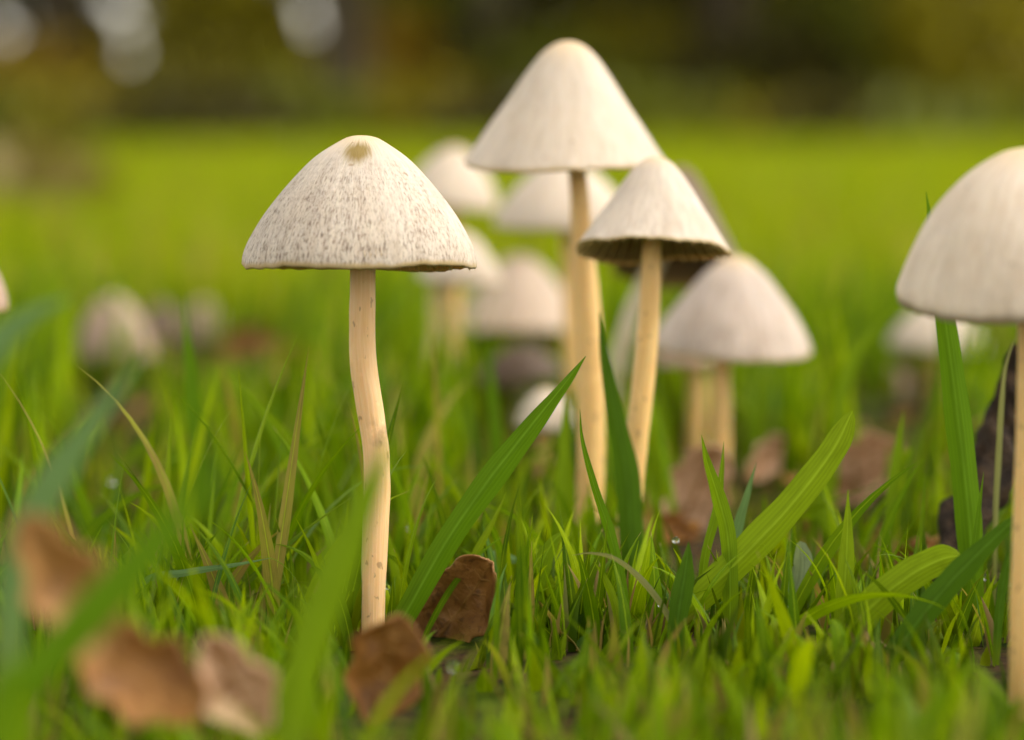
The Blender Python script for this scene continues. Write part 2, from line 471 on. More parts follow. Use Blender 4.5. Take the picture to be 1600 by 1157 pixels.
SHRUBS = [(20, 26, 1.6, 0.7, A_), (130, 26.5, 1.4, 0.55, G), (150, 28, 1.3, 0.42, A_), (270, 27, 1.2, 1.0, O_), (330, 27, 1.4, 1.5, O_), (400, 27.5, 1.2, 1.1, A_),
          (430, 26.5, 1.2, 0.7, O_), (480, 29, 1.0, 0.65, A_), (600, 26.5, 1.1, 1.0, A_), (640, 28, 1.5, 1.6, G), (700, 29, 1.3, 1.0, O_), (790, 30, 1.6, 1.9, D_),
          (860, 27, 1.3, 0.9, G), (980, 28, 1.6, 1.1, O_), (1060, 29, 1.5, 1.6, D_), (1100, 26.5, 1.2, 0.75, D_), (1190, 27, 1.4, 0.8, D_), (1200, 30, 2.0, 1.9, O_),
          (1310, 28, 1.8, 1.5, G), (1390, 28.5, 1.5, 1.7, O_), (1460, 26, 1.0, 0.9, G), (1500, 25.5, 1.1, 1.4, O_), (1570, 27, 1.5, 1.5, O_), (1600, 29, 1.5, 2.0, G), (1010, 31, 1.8, 2.2, G)] + [(x_, 23.0 + 1.6 * math.sin(x_ * .037), 1.1, 0.24 + 0.10 * math.sin(x_ * .05), (G, O_, D_, G)[(x_ // 130) % 4]) for x_ in range(40, 1640, 130)]
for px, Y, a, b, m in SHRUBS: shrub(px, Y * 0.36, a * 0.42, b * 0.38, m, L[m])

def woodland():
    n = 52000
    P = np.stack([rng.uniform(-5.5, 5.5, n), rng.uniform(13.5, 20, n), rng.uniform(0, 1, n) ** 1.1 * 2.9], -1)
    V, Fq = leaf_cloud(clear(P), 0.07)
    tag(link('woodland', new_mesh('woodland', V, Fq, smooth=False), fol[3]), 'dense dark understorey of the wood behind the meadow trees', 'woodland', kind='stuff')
woodland()

# ------------------------------------------------------------------ mushrooms
BELL = [(0, 0), (.09, .008), (.185, .042), (.395, .165), (.556, .305), (.718, .473), (.847, .635), (.944, .80), (.988, .915), (1, 1)]
CONE = [(0, 0), (.07, .008), (.16, .04), (.28, .125), (.45, .315), (.62, .53), (.78, .72), (.91, .885), (.975, .965), (1, 1)]
DOME = [(0, 0), (.10, .010), (.22, .042), (.42, .145), (.60, .285), (.76, .455), (.89, .66), (.97, .84), (1.0, .94), (.985, 1.0)]
def cap_mesh(R, H, prof, wave, seed, thick=0.0011, NS=120, NR=44):
    pr = spline(prof, NR)
    th = np.linspace(0, 2 * np.pi, NS + 1) + math.pi / 2      # seam on the far side
    t = np.linspace(0, 1, NR)
    seg = np.r_[0, np.cumsum(np.hypot(np.diff(pr[:, 0]), np.diff(pr[:, 1])))]; seg /= seg[-1]
    V, UV = [], []
    def warp(rad, z, k, s):
        x, y = rad * np.cos(th), rad * np.sin(th)
        dz = sum(a * np.cos(m * (th - ph)) for a, m, ph in wave) * R * k ** 5
        rn = np.array([1 + 0.048 * k ** 2 * noise.noise(Vector((math.cos(q) * 1.4 + seed, math.sin(q) * 1.4, z / R)))
                       + 0.014 * k ** 8 * noise.noise(Vector((math.cos(q) * 7 + seed, math.sin(q) * 7, 1))) for q in th[:-1]])
        rn = np.r_[rn, rn[0]]
        en = np.array([0.020 * R * k ** 10 * noise.noise(Vector((math.cos(q) * 9 + seed, math.sin(q) * 9, 5))) for q in th[:-1]])
        en = np.r_[en, en[0]]
        V.append(np.stack([x * rn, y * rn, z + dz + en], -1))
        UV.append(np.stack([(th - math.pi / 2) / (2 * np.pi), np.full(NS + 1, s)], -1))
    for i in range(NR):
        warp(max(pr[i, 0], 1e-4) * R, H * (1 - pr[i, 1]), pr[i, 0], seg[i])
    # rolled edge and the underside
    warp(R * 0.988, -0.0003, 1.0, 1.012)
    warp(R * 0.972, 0.0001, 0.99, 1.02)
    for f in (0.94, 0.85, 0.7, 0.5, 0.3, 0.12):
        zz = np.interp(f, pr[:, 0], pr[:, 1])
        warp(R * f * 0.97, H * (1 - zz) * 0.97 - thick, f, 1.03 + (1 - f) * 0.2)
    n = len(V)
    return np.vstack(V), grid_faces(n, NS + 1), np.vstack(UV), pr
def gill_mesh(R, H, pr, n, drop, wave, r_in):
    V, Fq = [], []
    for i in range(n * 2):
        a = math.pi * i / n + random.uniform(-.015, .015)
        r0 = r_in * 1.2 if i % 2 == 0 else R * 0.55
        rr = np.linspace(r0, R * 0.972, 9)
        top = H * (1 - np.interp(rr / R, pr[:, 0], pr[:, 1])) - 0.0009
        k = (rr - r0) / (R * 0.972 - r0)
        low = top - (0.0030 * np.sin(np.pi * np.clip(k * 0.85 + 0.12, 0, 1)) + 0.0004) * (R / 0.018) * (1.0 if i % 2 == 0 else 0.7)
        dz = sum(am * np.cos(m * (a - ph)) for am, m, ph in wave) * R * (rr / R) ** 5
        dj = drop * random.uniform(0.7, 1.15); low[-1] -= dj; low[-2] -= dj * 0.9
        w_ = 0.00016 if drop == 0 else 0.00042
        ca, sa = math.cos(a), math.sin(a)
        for sgn in (-1, 1):
            ox, oy = -sa * w_ * sgn, ca * w_ * sgn
            b = len(V)
            for j in range(9):
                V.append((rr[j] * ca + ox, rr[j] * sa + oy, top[j] + dz[j]))
                V.append((rr[j] * ca + ox * .5, rr[j] * sa + oy * .5, low[j] + dz[j]))
            for j in range(8):
                q = b + 2 * j
                Fq.append((q, q + 1, q + 3, q + 2))
    return np.array(V), np.array(Fq)

CREAM = (0.66, 0.565, 0.475)
stem_warm = stem_mat('stem_warm', (0.80, 0.55, 0.22), (0.72, 0.42, 0.12))
stem_pale = stem_mat('stem_pale', (0.66, 0.58, 0.42), (0.50, 0.42, 0.26))
gills_tan = gill_mat('gills_tan', (0.88, 0.68, 0.34), (0.74, 0.52, 0.22))
gills_dark = gill_mat('gills_dark', (0.10, 0.065, 0.045), (0.05, 0.032, 0.024))
cap_pale = cap_mat('cap_pale', CREAM, (0.60, 0.485, 0.365), 0.15, off=2.0)
cap_grey = cap_mat('cap_grey', (0.60, 0.50, 0.43), (0.44, 0.355, 0.30), 0.5, off=5.0)
cap_pink = cap_mat('cap_pink', (0.50, 0.36, 0.28), (0.35, 0.24, 0.18), 0.4, off=9.0)
cap_brown = cap_mat('cap_brown', (0.19, 0.13, 0.085), (0.11, 0.075, 0.05), 0.3, apex=(0.22, 0.14, 0.08), off=12.0)
cap_dark = cap_mat('cap_dark', (0.13, 0.085, 0.055), (0.06, 0.04, 0.03), 0.2, apex=(0.10, 0.06, 0.03), off=15.0)

GROUP = 'pale bell capped mushrooms growing in the lawn'
def mushroom(label, r, rim, Rp, Hp, prof, stem, tx=0, ty=0, cmat=None, smat=None, gmat=None, wave=(), seed=0.0, gills=44, drop=0.0, cat='mushroom', foot=None, hi=True):
    u = unit(r)
    R, H = Rp * u, Hp * u
    base = gnd(stem[-1][0] if foot is None else foot, r)
    base.z = 0
    o = empty('mushroom', base, label, cat, GROUP)
    M = Matrix.Rotation(R_(ty), 4, 'Y') @ Matrix.Rotation(R_(-tx), 4, 'X')
    rc = at(rim[0], rim[1], r)
    ax = M.to_3x3() @ Vector((0, 0, 1))
    V, Fq, UV, pr = cap_mesh(R, H, prof, wave, seed, NS=120 if hi else 64, NR=44 if hi else 24)
    me = new_mesh('cap', V, Fq, UV)
    c = link('cap', me, cmat or cap_pale, o)
    c.matrix_local = Matrix.Translation(rc - base) @ M
    rin = stem[0][2] * u * 0.5
    Vg, Fg = gill_mesh(R, H, pr, gills, drop, wave, rin)
    g = link('gills', new_mesh('gills', Vg, Fg, smooth=False), gmat or gills_tan, c)
    pts = [tuple(rc + ax * (H * 0.62)) + (stem[0][2] * u * 0.5,)]
    for px, py, wd in stem: pts.append(tuple(at(px, py, r)) + (wd * u * 0.5,))
    gb = Vector((base.x, base.y, -0.004))
    last = pts[-1]
    pts.append(tuple(gb) + (last[3] * 1.05,))
    sp = spline(pts, 70)
    Vt, Ft, (n, sg) = tube(sp[:, :3] - np.array(base), np.maximum(sp[:, 3], 1e-4), 24, 0.05, seed)
    link('stem', new_mesh('stem', Vt, Ft, tube_uv(n, sg, 3.0)), smat or stem_warm, o)
    return o, c

# --- the speckled mushroom in focus
cap_main = cap_mat('cap_speckled', (0.66, 0.58, 0.49), (0.55, 0.465, 0.385), 1.0, apex=(0.70, 0.52, 0.29), stain=(-0.0004, -0.0064, 0.0174), off=0.3)
stem_main = stem_mat('stem_bent', (0.85, 0.58, 0.31), (0.76, 0.46, 0.18), bruise=tuple(at(597, 676, 0.9965) - Vector((gnd(583, 1.0).x, gnd(583, 1.0).y, 0))))
m1, c1 = mushroom('sharp speckled bell cap with brown stain near its tip on a bent stem', 1.0, (562, 417), 181, 205, BELL,
    [(567, 430, 40), (566, 500, 41), (568, 570, 43), (578, 640, 42), (587, 700, 41), (589, 770, 42), (585, 870, 40), (583, 960, 36)],
    tx=4.6, ty=1.3, cmat=cap_main, smat=stem_main, wave=((-0.028, 1, -2.3), (-0.012, 2, -2.0), (0.010, 5, 0.4)), seed=1.7, gills=30, drop=0.0016)
# --- the tall one
mushroom('tallest cone capped mushroom, its cap overlapping the caps beside it', 1.19, (883, 255), 158, 190, CONE,
    [(904, 285, 29), (908, 350, 33), (916, 450, 38), (922, 550, 42), (924, 650, 43), (922, 760, 42), (916, 850, 40)],
    tx=-3, ty=1.5, cmat=cap_mat('cap_tall', (0.66, 0.565, 0.465), (0.58, 0.48, 0.38), 0.1, off=21.0), wave=((0.03, 1, 0.2), (0.02, 3, -1.2)), seed=4.1)
# --- shorter one with its gills showing
mushroom('cone cap tipped back to show tan gills, in front of the tallest mushroom stem', 1.12, (1022, 391), 122, 148, CONE,
    [(1018, 400, 31), (1015, 480, 33), (1008, 570, 35), (998, 660, 36), (988, 750, 37), (980, 850, 36)],
    tx=11.5, ty=1.5, cmat=cap_mat('cap_tipped', (0.64, 0.555, 0.465), (0.53, 0.445, 0.365), 0.18, off=33.0), wave=((0.03, 2, 0.8), (0.025, 3, -1.0), (0.012, 6, 0.3)), seed=6.3, gills=17)
# --- big one cut by the right edge of the lawn view
mushroom('large rounded cap on a straight ochre stem beside the dark rotten twig', 0.90, (1608, 468), 207, 238, DOME,
    [(1612, 520, 44), (1611, 650, 46), (1607, 800, 48), (1603, 950, 50), (1601, 1060, 50)],
    tx=-5, ty=-2, cmat=cap_mat('cap_large', (0.74, 0.63, 0.51), (0.64, 0.52, 0.40), 0.22, edge=(0.20, 0.14, 0.08), off=41.0), wave=((0.02, 3, 1.0),), seed=9.2, gills=52)
# --- lower right of the cluster
mushroom('smooth grey cream cap low in the cluster, under the tipped back cap', 1.34, (1144, 550), 124, 150, [(a_, b_ * .55 + c_ * .45) for (a_, b_), c_ in zip(BELL, [0, .012, .055, .225, .40, .57, .72, .86, .95, 1])],
    [(1128, 575, 28), (1128, 640, 30), (1126, 720, 31), (1122, 780, 32)], tx=-1, ty=2, cmat=cap_grey, seed=12.4, wave=((0.02, 2, 0.2),))
mushroom('half hidden pinkish cap behind the low grey cream cap', 1.55, (1062, 568), 68, 80, BELL,
    [(1088, 590, 28), (1088, 650, 29), (1086, 700, 29)], tx=2, ty=-3, cmat=cap_pink, seed=13.4, hi=False)
# --- behind the tipped cap: dark one seen partly from below
mushroom('ageing brown edged cap with blackish gills behind the tipped back cap', 1.42, (1058, 420), 102, 168, CONE,
    [(1010, 440, 28), (985, 500, 30), (968, 580, 32), (966, 680, 33)], tx=20, ty=3, cmat=cap_brown, smat=stem_pale, gmat=gills_dark, seed=15.1, gills=24, hi=False)
mushroom('blurred cream cap half hidden behind the tallest mushroom stem', 1.55, (880, 352), 107, 105, BELL,
    [(890, 370, 26), (893, 450, 28), (897, 560, 30), (899, 680, 30)], tx=-2, cmat=cap_pale, seed=17.7, hi=False)
mushroom('blurred white cap leaning right, just behind the sharp speckled cap', 1.72, (702, 318), 76, 90, BELL,
    [(706, 340, 22), (708, 420, 24), (706, 520, 26), (700, 640, 26)], tx=-3, ty=8, cmat=cap_pale, seed=19.2, hi=False)
mushroom('small blurred pale cap on a thick yellowish stem beside the sharp cap rim', 1.62, (716, 438), 66, 76, BELL,
    [(692, 450, 34), (688, 500, 36), (686, 560, 38), (685, 660, 36)], tx=-2, ty=6, cmat=cap_pale, smat=stem_mat('stem_yellow', (0.60, 0.48, 0.18), (0.52, 0.38, 0.12)), seed=20.2, hi=False)
mushroom('wide dull beige cap with a dark tip behind the long curved grass blade', 1.8, (812, 522), 122, 124, CONE,
    [(835, 545, 34), (842, 600, 36), (846, 680, 38)], tx=7, cmat=cap_mat('cap_beige', (0.55, 0.435, 0.34), (0.44, 0.335, 0.255), 0.3, apex=(0.16, 0.10, 0.055), off=51.0), smat=stem_pale, gmat=gills_dark, seed=22.2, hi=False)
mushroom('shrivelled dark brown mushroom under the dull beige cap, darkest of the lot', 1.66, (815, 596), 66, 56, DOME,
    [(815, 615, 22), (816, 650, 22), (816, 680, 24)], tx=6, ty=-10, cmat=cap_dark, smat=stem_pale, gmat=gills_dark, seed=23.3, wave=((0.12, 2, 0.5), (0.08, 3, 1.0)), hi=False)
mushroom('little low whitish cap in the grass below the dull beige cap', 1.38, (850, 668), 46, 62, DOME,
    [(850, 690, 22), (850, 740, 24), (850, 770, 24)], ty=5, cmat=cap_pale, seed=24.3, hi=False)
# --- far left and far right
mushroom('tan pinkish cap standing apart above the arching bluish blade', 0.86, (-121, 478), 134, 165, BELL,
    [(-110, 500, 36), (-112, 700, 38), (-114, 900, 40), (-116, 1080, 40)], cmat=cap_pink, ty=2, seed=26.3)
mushroom('round purplish brown cap low in the grass, largest of the small distant caps', 1.95, (178, 558), 62, 98, DOME,
    [(184, 565, 22), (184, 580, 24), (184, 600, 24)], cmat=cap_pink, seed=28.3, hi=False)
mushroom('small pinkish cap low in the grass beside the upright green blade', 2.3, (320, 532), 38, 62, DOME,
    [(320, 536, 16), (320, 540, 16)], cmat=cap_pink, seed=29.3, hi=False)
mushroom('tiny pale cap far back under the rim of the sharp speckled cap', 2.6, (425, 488), 38, 58, DOME,
    [(425, 492, 14), (425, 497, 14)], cmat=cap_pale, seed=30.3, hi=False)
mushroom('blurred whitish cap under the rim of the large rounded cap', 1.8, (1466, 545), 78, 80, BELL,
    [(1466, 565, 24), (1466, 600, 26), (1466, 635, 26)], cmat=cap_pale, ty=3, seed=31.3, hi=False)
mushroom('squat pinkish beige cap in the grass left of the tall broad blade', 1.95, (1385, 622), 60, 50, DOME,
    [(1385, 620, 24), (1385, 608, 24)], cmat=cap_pink, seed=32.3, hi=False)
mushroom('small dull brown cap between the purplish cap and the upright green blade', 2.2, (252, 530), 36, 58, DOME,
    [(252, 536, 16), (252, 546, 16)], cmat=cap_brown, seed=33.3, hi=False)

# ------------------------------------------------------------------ grass
GM = dict(dark=(0.032, 0.085, 0.001), mid=(0.145, 0.285, 0.001), lite=(0.36, 0.48, 0.001))
g_turf = grass_mat('grass_turf', **GM)
g_far = grass_mat('grass_far', (0.19, 0.28, 0.001), (0.29, 0.375, 0.001), (0.38, 0.42, 0.002), blue=0.02, dry=0.07, veins=False)
def blades(P, h, wd, az, lean, curl, face, seg):
    """ribbon blades: base P (N,3), height, width, azimuth of lean, lean, curl, facing"""
    n = len(P)
    s = np.linspace(0, 1, seg + 1)
    ang = lean[:, None] + curl[:, None] * s[None, :] ** 1.5            # angle from vertical
    ds = h[:, None] / seg
    hor = np.concatenate([np.zeros((n, 1)), np.cumsum(np.sin(ang[:, :-1]) * ds, 1)], 1)
    ver = np.concatenate([np.zeros((n, 1)), np.cumsum(np.cos(ang[:, :-1]) * ds, 1)], 1)
    ca, sa = np.cos(az)[:, None], np.sin(az)[:, None]
    ctr = np.stack([P[:, :1] + ca * hor, P[:, 1:2] + sa * hor, P[:, 2:3] + ver], -1)
    tw = face[:, None] + 0.5 * s[None, :]
    # width vector: perpendicular to lean azimuth, rotated about the blade
    side = np.stack([-sa * np.cos(tw) - ca * np.sin(tw) * np.cos(ang), ca * np.cos(tw) - sa * np.sin(tw) * np.cos(ang), np.sin(tw) * np.sin(ang)], -1)
    nor = np.stack([ca * np.cos(tw) * np.cos(ang), sa * np.cos(tw) * np.cos(ang), -np.sin(ang)], -1)
    prof = (0.55 + 0.45 * np.sin(np.pi * np.clip(s * 0.9 + 0.1, 0, 1))) * np.clip((1 - s) * 1.8, 0.0, 1) ** 0.8
    prof[-1] = 0.02
    hw = 0.5 * wd[:, None, None] * prof[None, :, None]
    V = np.stack([ctr - side * hw + nor * hw * 0.25, ctr, ctr + side * hw + nor * hw * 0.25], 2)     # n, seg+1, 3, 3
    base = grid_faces(seg + 1, 3)
    Fq = (base[None] + (np.arange(n) * (seg + 1) * 3)[:, None, None]).reshape(-1, 4)
    uv = np.stack(np.broadcast_arrays(np.array([0, .5, 1.0])[None, None, :], s[None, :, None]), -1)
    UV = np.broadcast_to(uv, (n, seg + 1, 3, 2)).reshape(-1, 2)
    return V.reshape(-1, 3), Fq, UV, ctr[:, -1], ctr[:, seg // 2]
# places the photograph shows open: blades nearer than r may not rise above pixel row y between x0 and x1
KEEP = [(1040, 1120, 830, 1.29), (1290, 1390, 785, 1.37), (1165, 1225, 750, 1.39), (865, 905, 1050, 0.965), (1050, 1160, 730, 1.56), (740, 900, 640, 1.62), (230, 460, 545, 2.25), (1330, 1460, 650, 1.9), (780, 1600, 1010, 0.9), (860, 1160, 950, 0.97), (1200, 1560, 950, 0.955), (645, 770, 985, 1.02), (540, 680, 1100, 0.86), (0, 450, 1020, 0.80), (1450, 1600, 870, 1.11), (1050, 1280, 700, 1.34), (1560, 1640, 1000, 1.0), (560, 640, 990, 0.99), (470, 690, 975, 1.0), (300, 470, 900, 0.98), (860, 1040, 790, 1.12), (640, 780, 890, 1.0), (1060, 1160, 850, 1.3),
        (1420, 1560, 900, 0.99), (1560, 1640, 1080, 0.92), (690, 960, 735, 1.19), (0, 1600, 830, 0.93), (760, 900, 650, 1.4),
        (1160, 1420, 830, 1.06), (120, 240, 640, 1.9), (0, 1600, 1040, 0.72)]
def field(n, r0, r1, hmu, hsd, wlo, whi, seg, margin=1.12, lift=0.0):
    r = np.sqrt(rng.uniform(r0 ** 2, r1 ** 2, n))
    px = rng.uniform(800 - 800 * margin, 800 + 800 * margin, n)
    d = r * D0
    x = (px - 800) / F_PX * d
    k = ((CAM_H) / d - math.sin(PITCH)) / math.cos(PITCH)
    y = d * (math.cos(PITCH) - k * math.sin(PITCH))
    # tufts: pull a share of the blades towards tuft centres
    nt = max(8, n // 14)
    c = rng.integers(0, n, nt)
    pick = rng.integers(0, nt, n); pull = (rng.random(n) < 0.6)
    x = np.where(pull, x[c][pick] + rng.normal(size=n) * 0.0045, x)
    y = np.where(pull, y[c][pick] + rng.normal(size=n) * 0.0045, y)
    P = np.stack([x, y, np.full(n, -0.003)], -1)
    h = np.clip(rng.normal(hmu, hsd, n), hmu * 0.35, hmu * 2.0)
    wd = rng.uniform(wlo, whi, n)
    az = rng.uniform(0, 2 * np.pi, n)
    lean = np.abs(rng.normal(0.12, 0.22, n)); curl = np.abs(rng.normal(0.3, 0.55, n))
    face = rng.uniform(-1.2, 1.2, n)
    V, Fq, UV, tip, mid = blades(P, h, wd, az, lean, curl, face, seg)
    ok = np.ones(n, bool); loose = rng.random(n) > 0.2
    for q in (tip, mid):
        qx, qy, qr = proj(q)
        for x0, x1, yy, rr in KEEP:
            ok &= ~((qx > x0) & (qx < x1) & (qr < rr) & (qy < yy))
        ok &= ~((qr < 1.32) & (qy < np.where(qx < 640, 790, 690)) & loose)
    for ex, er, erad in ((704, 1.03, 0.0075), (600, 0.85, 0.006), (88, 0.71, 0.008), (190, 0.75, 0.009), (355, 0.76, 0.007), (1085, 1.30, 0.006)):
        e = gnd(ex, er)
        ok &= (P[:, 0] - e.x) ** 2 + (P[:, 1] - e.y) ** 2 > erad ** 2
    idx = np.nonzero(ok)[0]
    vn = (seg + 1) * 3; fn = seg * 2
    V = V.reshape(n, vn, 3)[idx].reshape(-1, 3)
    UV = UV.reshape(n, vn, 2)[idx].reshape(-1, 2)
    Fq = (grid_faces(seg + 1, 3)[None] + (np.arange(len(idx)) * vn)[:, None, None]).reshape(-1, 4)
    return V, Fq, UV
def turf(name, label, mat, parts):
    Vs, Fs, Us, off = [], [], [], 0
    for a in parts:
        V, Fq, UV = field(**a)
        Vs.append(V); Fs.append(Fq + off); Us.append(UV); off += len(V)
    tag(link(name, new_mesh(name, np.vstack(Vs), np.vstack(Fs), np.vstack(Us)), mat), label, 'grass', kind='stuff')
turf('lawn_grass', 'bright green lawn grass growing round the mushroom stems', g_turf, [
    dict(n=1000, r0=0.48, r1=0.9, hmu=0.022, hsd=0.009, wlo=0.0014, whi=0.0032, seg=12),
    dict(n=1100, r0=0.8, r1=1.05, hmu=0.016, hsd=0.005, wlo=0.0012, whi=0.0028, seg=10),
    dict(n=2500, r0=0.9, r1=1.35, hmu=0.027, hsd=0.013, wlo=0.0010, whi=0.0026, seg=12),
    dict(n=420, r0=0.97, r1=1.3, hmu=0.040, hsd=0.008, wlo=0.0011, whi=0.0026, seg=14),
    dict(n=4400, r0=1.3, r1=2.3, hmu=0.029, hsd=0.011, wlo=0.0013, whi=0.0032, seg=8)])
turf('meadow_grass', 'blurred yellow green meadow grass running back to the wood', g_far, [
    dict(n=11000, r0=2.3, r1=5.0, hmu=0.028, hsd=0.010, wlo=0.0018, whi=0.004, seg=6),
    dict(n=22000, r0=5.0, r1=16.0, hmu=0.032, hsd=0.010, wlo=0.003, whi=0.006, seg=4, margin=1.4),
    dict(n=26000, r0=16.0, r1=16.2, hmu=0.022, hsd=0.007, wlo=0.008, whi=0.014, seg=3, margin=1.5)])
# dry thatch and tiny shoots close to the soil
g_thatch = grass_mat('dry_thatch', (0.20, 0.13, 0.05), (0.30, 0.21, 0.08), (0.12, 0.15, 0.03), blue=0.0, dry=0.2, veins=False)
def thatch():
    n = 5000
    V, Fq, UV = field(n, 0.6, 3.0, 0.010, 0.004, 0.0008, 0.002, 5)
    a = field(5200, 0.55, 2.2, 0.011, 0.004, 0.001, 0.002, 5)
    tag(link('undergrowth_grass', new_mesh('undergrowth_grass', *a), grass_mat('grass_low', (0.04, 0.085, 0.001), (0.09, 0.15, 0.001), (0.18, 0.22, 0.002), veins=False)), 'short young grass shoots covering the soil', 'grass', kind='stuff')
    tag(link('dry_thatch', new_mesh('dry_thatch', V, Fq, UV), g_thatch), 'dry brown thatch lying between the grass stems', 'thatch', kind='stuff')
thatch()

# hero blades, one by one
def hm(name, c, tip=0.3, pale=0.0):
    return grass_mat(name, [k * .9 for k in c], c, [k * 1.12 for k in c], blue=0.0, dry=0.0, tip=tip)
H_ = {'green': hm('blade_green', (0.12, 0.245, 0.005)), 'lime': hm('blade_lime', (0.25, 0.37, 0.008)),
      'dark': hm('blade_dark', (0.075, 0.165, 0.008)), 'blue': hm('blade_blue', (0.16, 0.28, 0.10)),
      'dry': hm('blade_dry', (0.30, 0.31, 0.12)), 'pale': hm('blade_pale', (0.26, 0.33, 0.20)), 'mid': hm('blade_mid', (0.19, 0.31, 0.006))}
def blade(label, pts, wpx, mat, r=1.0, face=0.25, fold=0.3, tipshape=0.7, base=True, group='single long grass blades'):
    """pts from tip to root as (px,py) or (px,py,r)"""
    q = [(p[0], p[1], p[2] if len(p) > 2 else r) for p in pts]
    W = [at(*p) for p in q]
    if base:
        a, b = W[-1], W[-2]
        d = (a - b)
        foot = gnd(q[-1][0], q[-1][2]); foot.z = 0
        if a.z > 0.002:
            foot = Vector((a.x + d.x * 0.6, foot.y, -0.002))
            W.append(foot)
    P = spline([tuple(v) for v in W[::-1]], 34)
    n = len(P)
    T = np.gradient(P, axis=0); T /= np.linalg.norm(T, axis=1)[:, None]
    view = np.array([0, 1.0, 0])
    side = np.cross(T, view); side /= np.linalg.norm(side, axis=1)[:, None]
    nor = np.cross(side, T)
    s = np.linspace(0, 1, n)
    a = face + 0.5 * (s - 0.5)
    sd_ = side * np.cos(a)[:, None] + nor * np.sin(a)[:, None]
    nn = np.cross(sd_, T)
    prof = (0.5 + 0.5 * np.sin(np.pi * np.clip(s * 0.8 + 0.12, 0, 1))) * np.clip((1 - s) * (2.2 if tipshape >= 0.7 else 7), 0, 1) ** tipshape
    prof[-1] = 0.03
    hw = 0.5 * wpx * unit(np.mean([k[2] for k in q])) * prof / max(0.5, math.cos(face))
    hw = hw * (1 + 0.06 * np.sin(s * 23 + wpx) * np.sin(s * 9 + pts[0][0]))
    us = np.linspace(-1, 1, 7)
    V = P[:, None, :] + sd_[:, None, :] * (us[None, :, None] * hw[:, None, None]) + nn[:, None, :] * (fold * np.abs(us)[None, :, None] * hw[:, None, None])
    UV = np.stack(np.broadcast_arrays((us * .5 + .5)[None, :], s[:, None]), -1).reshape(-1, 2)
    loc = P[0].copy()
    o = link('grass_blade', new_mesh('grass_blade', (V - loc).reshape(-1, 3), grid_faces(n, 7), UV), H_[mat], None, loc)
    return tag(o, label, 'grass blade', group)
blade('long pointed blade sweeping up right from the curled brown leaf', [(915, 557), (882, 600), (832, 662), (765, 748), (695, 850), (628, 968)], 40, 'green', 1.0, 0.3, 0.45)
blade('broad lime blade leaning right with a blunt notched tip', [(1332, 642), (1300, 705), (1235, 790), (1150, 880), (1060, 965), (985, 1040)], 50, 'lime', 1.0, 0.1, 0.25, 0.35)
blade('broad lime blade with a rounded tip leaning over the grass below the tall blade', [(1502, 868), (1470, 874), (1420, 900), (1365, 945), (1300, 1015), (1250, 1085)], 52, 'lime', 0.97, 0.1, 0.15, 0.4)
blade('upright pointed lime blade between the two broad leaning blades', [(1325, 765), (1324, 830), (1321, 900), (1314, 1000), (1308, 1085)], 27, 'lime', 0.98, 0.1, 0.3)
blade('tall broad blade rising behind the rim of the large rounded cap', [(1447, 300), (1458, 380), (1474, 480), (1490, 600), (1505, 720), (1516, 830), (1522, 930)], 42, 'green', 1.03, 0.1, 0.4, 0.72)
blade('thin short blade against the root of the tall broad blade', [(1537, 738), (1529, 800), (1520, 880), (1514, 950)], 12, 'green', 1.02)
blade('blade with a hooked tip standing in front of the low grey cap stem', [(1096, 680), (1104, 720), (1122, 778), (1137, 840), (1141, 940), (1136, 1060)], 25, 'mid', 1.0, 0.3)
blade('short stubby blade crossing the hooked tip blade', [(1131, 690), (1127, 740), (1119, 800), (1100, 880)], 14, 'mid', 1.02)
blade('bluish dark blade right of the hooked tip blade', [(1182, 722), (1168, 770), (1152, 830), (1146, 910)], 16, 'blue', 1.04)
blade('dark ribbed blade rising in front of the arching dry blade', [(1076, 847), (1071, 890), (1060, 960), (1048, 1070)], 32, 'dark', 0.97, 0.2, 0.5)
blade('slender blade bowing right in front of the tallest mushroom stem', [(906, 640), (910, 690), (930, 765), (955, 840), (972, 920), (985, 1040), (988, 1100)], 16, 'green', 0.99, 0.2)
blade('thin pale dry blade arching over to the left', [(894, 868), (925, 865), (965, 876), (1010, 915), (1048, 970), (1072, 1030), (1084, 1090)], 10, 'dry', 0.98, 0.2)
blade('short bright curved blade under the arching dry blade', [(928, 878), (945, 905), (962, 950), (968, 1010)], 13, 'lime', 0.99)
blade('dark green blade standing between the two nearest cluster stems', [(936, 488), (944, 560), (960, 650), (978, 740), (985, 830), (986, 900)], 38, 'dark', 1.10, 0.2, 0.4)
blade('upright blurred blade beside the small pinkish cap', [(287, 455), (291, 520), (298, 600), (306, 690), (312, 770)], 27, 'green', 1.22)
blade('heavily blurred blade crossing the bent stem', [(615, 672), (585, 745), (545, 840), (500, 960), (460, 1100)], 62, 'mid', 0.72, 0.1)
blade('broad blurred green blade slanting across the foreground brown leaves', [(378, 688), (320, 760), (240, 850), (150, 950), (50, 1060), (10, 1110)], 68, 'green', 0.63, 0.1)
blade('blurred bluish blade slanting above the blurred tan leaf', [(228, 550), (170, 625), (105, 715), (55, 800), (20, 900)], 52, 'blue', 0.72, 0.1)
blade('blurred bluish blade arching below the tan pinkish cap', [(112, 465), (60, 485), (5, 525), (-60, 600), (-100, 720)], 48, 'blue', 0.72, 0.1)
blade('tiny upright blade left of the sharp stem', [(267, 640), (264, 700), (260, 770), (259, 840)], 11, 'lime', 1.05)
blade('pale blade leaning left behind the bent stem', [(388, 612), (420, 648), (465, 705), (505, 765), (525, 830)], 20, 'mid', 1.14)
blade('short sharp blade crossing a thin bluish blade', [(268, 835), (290, 880), (312, 930), (330, 980)], 17, 'green', 1.0)
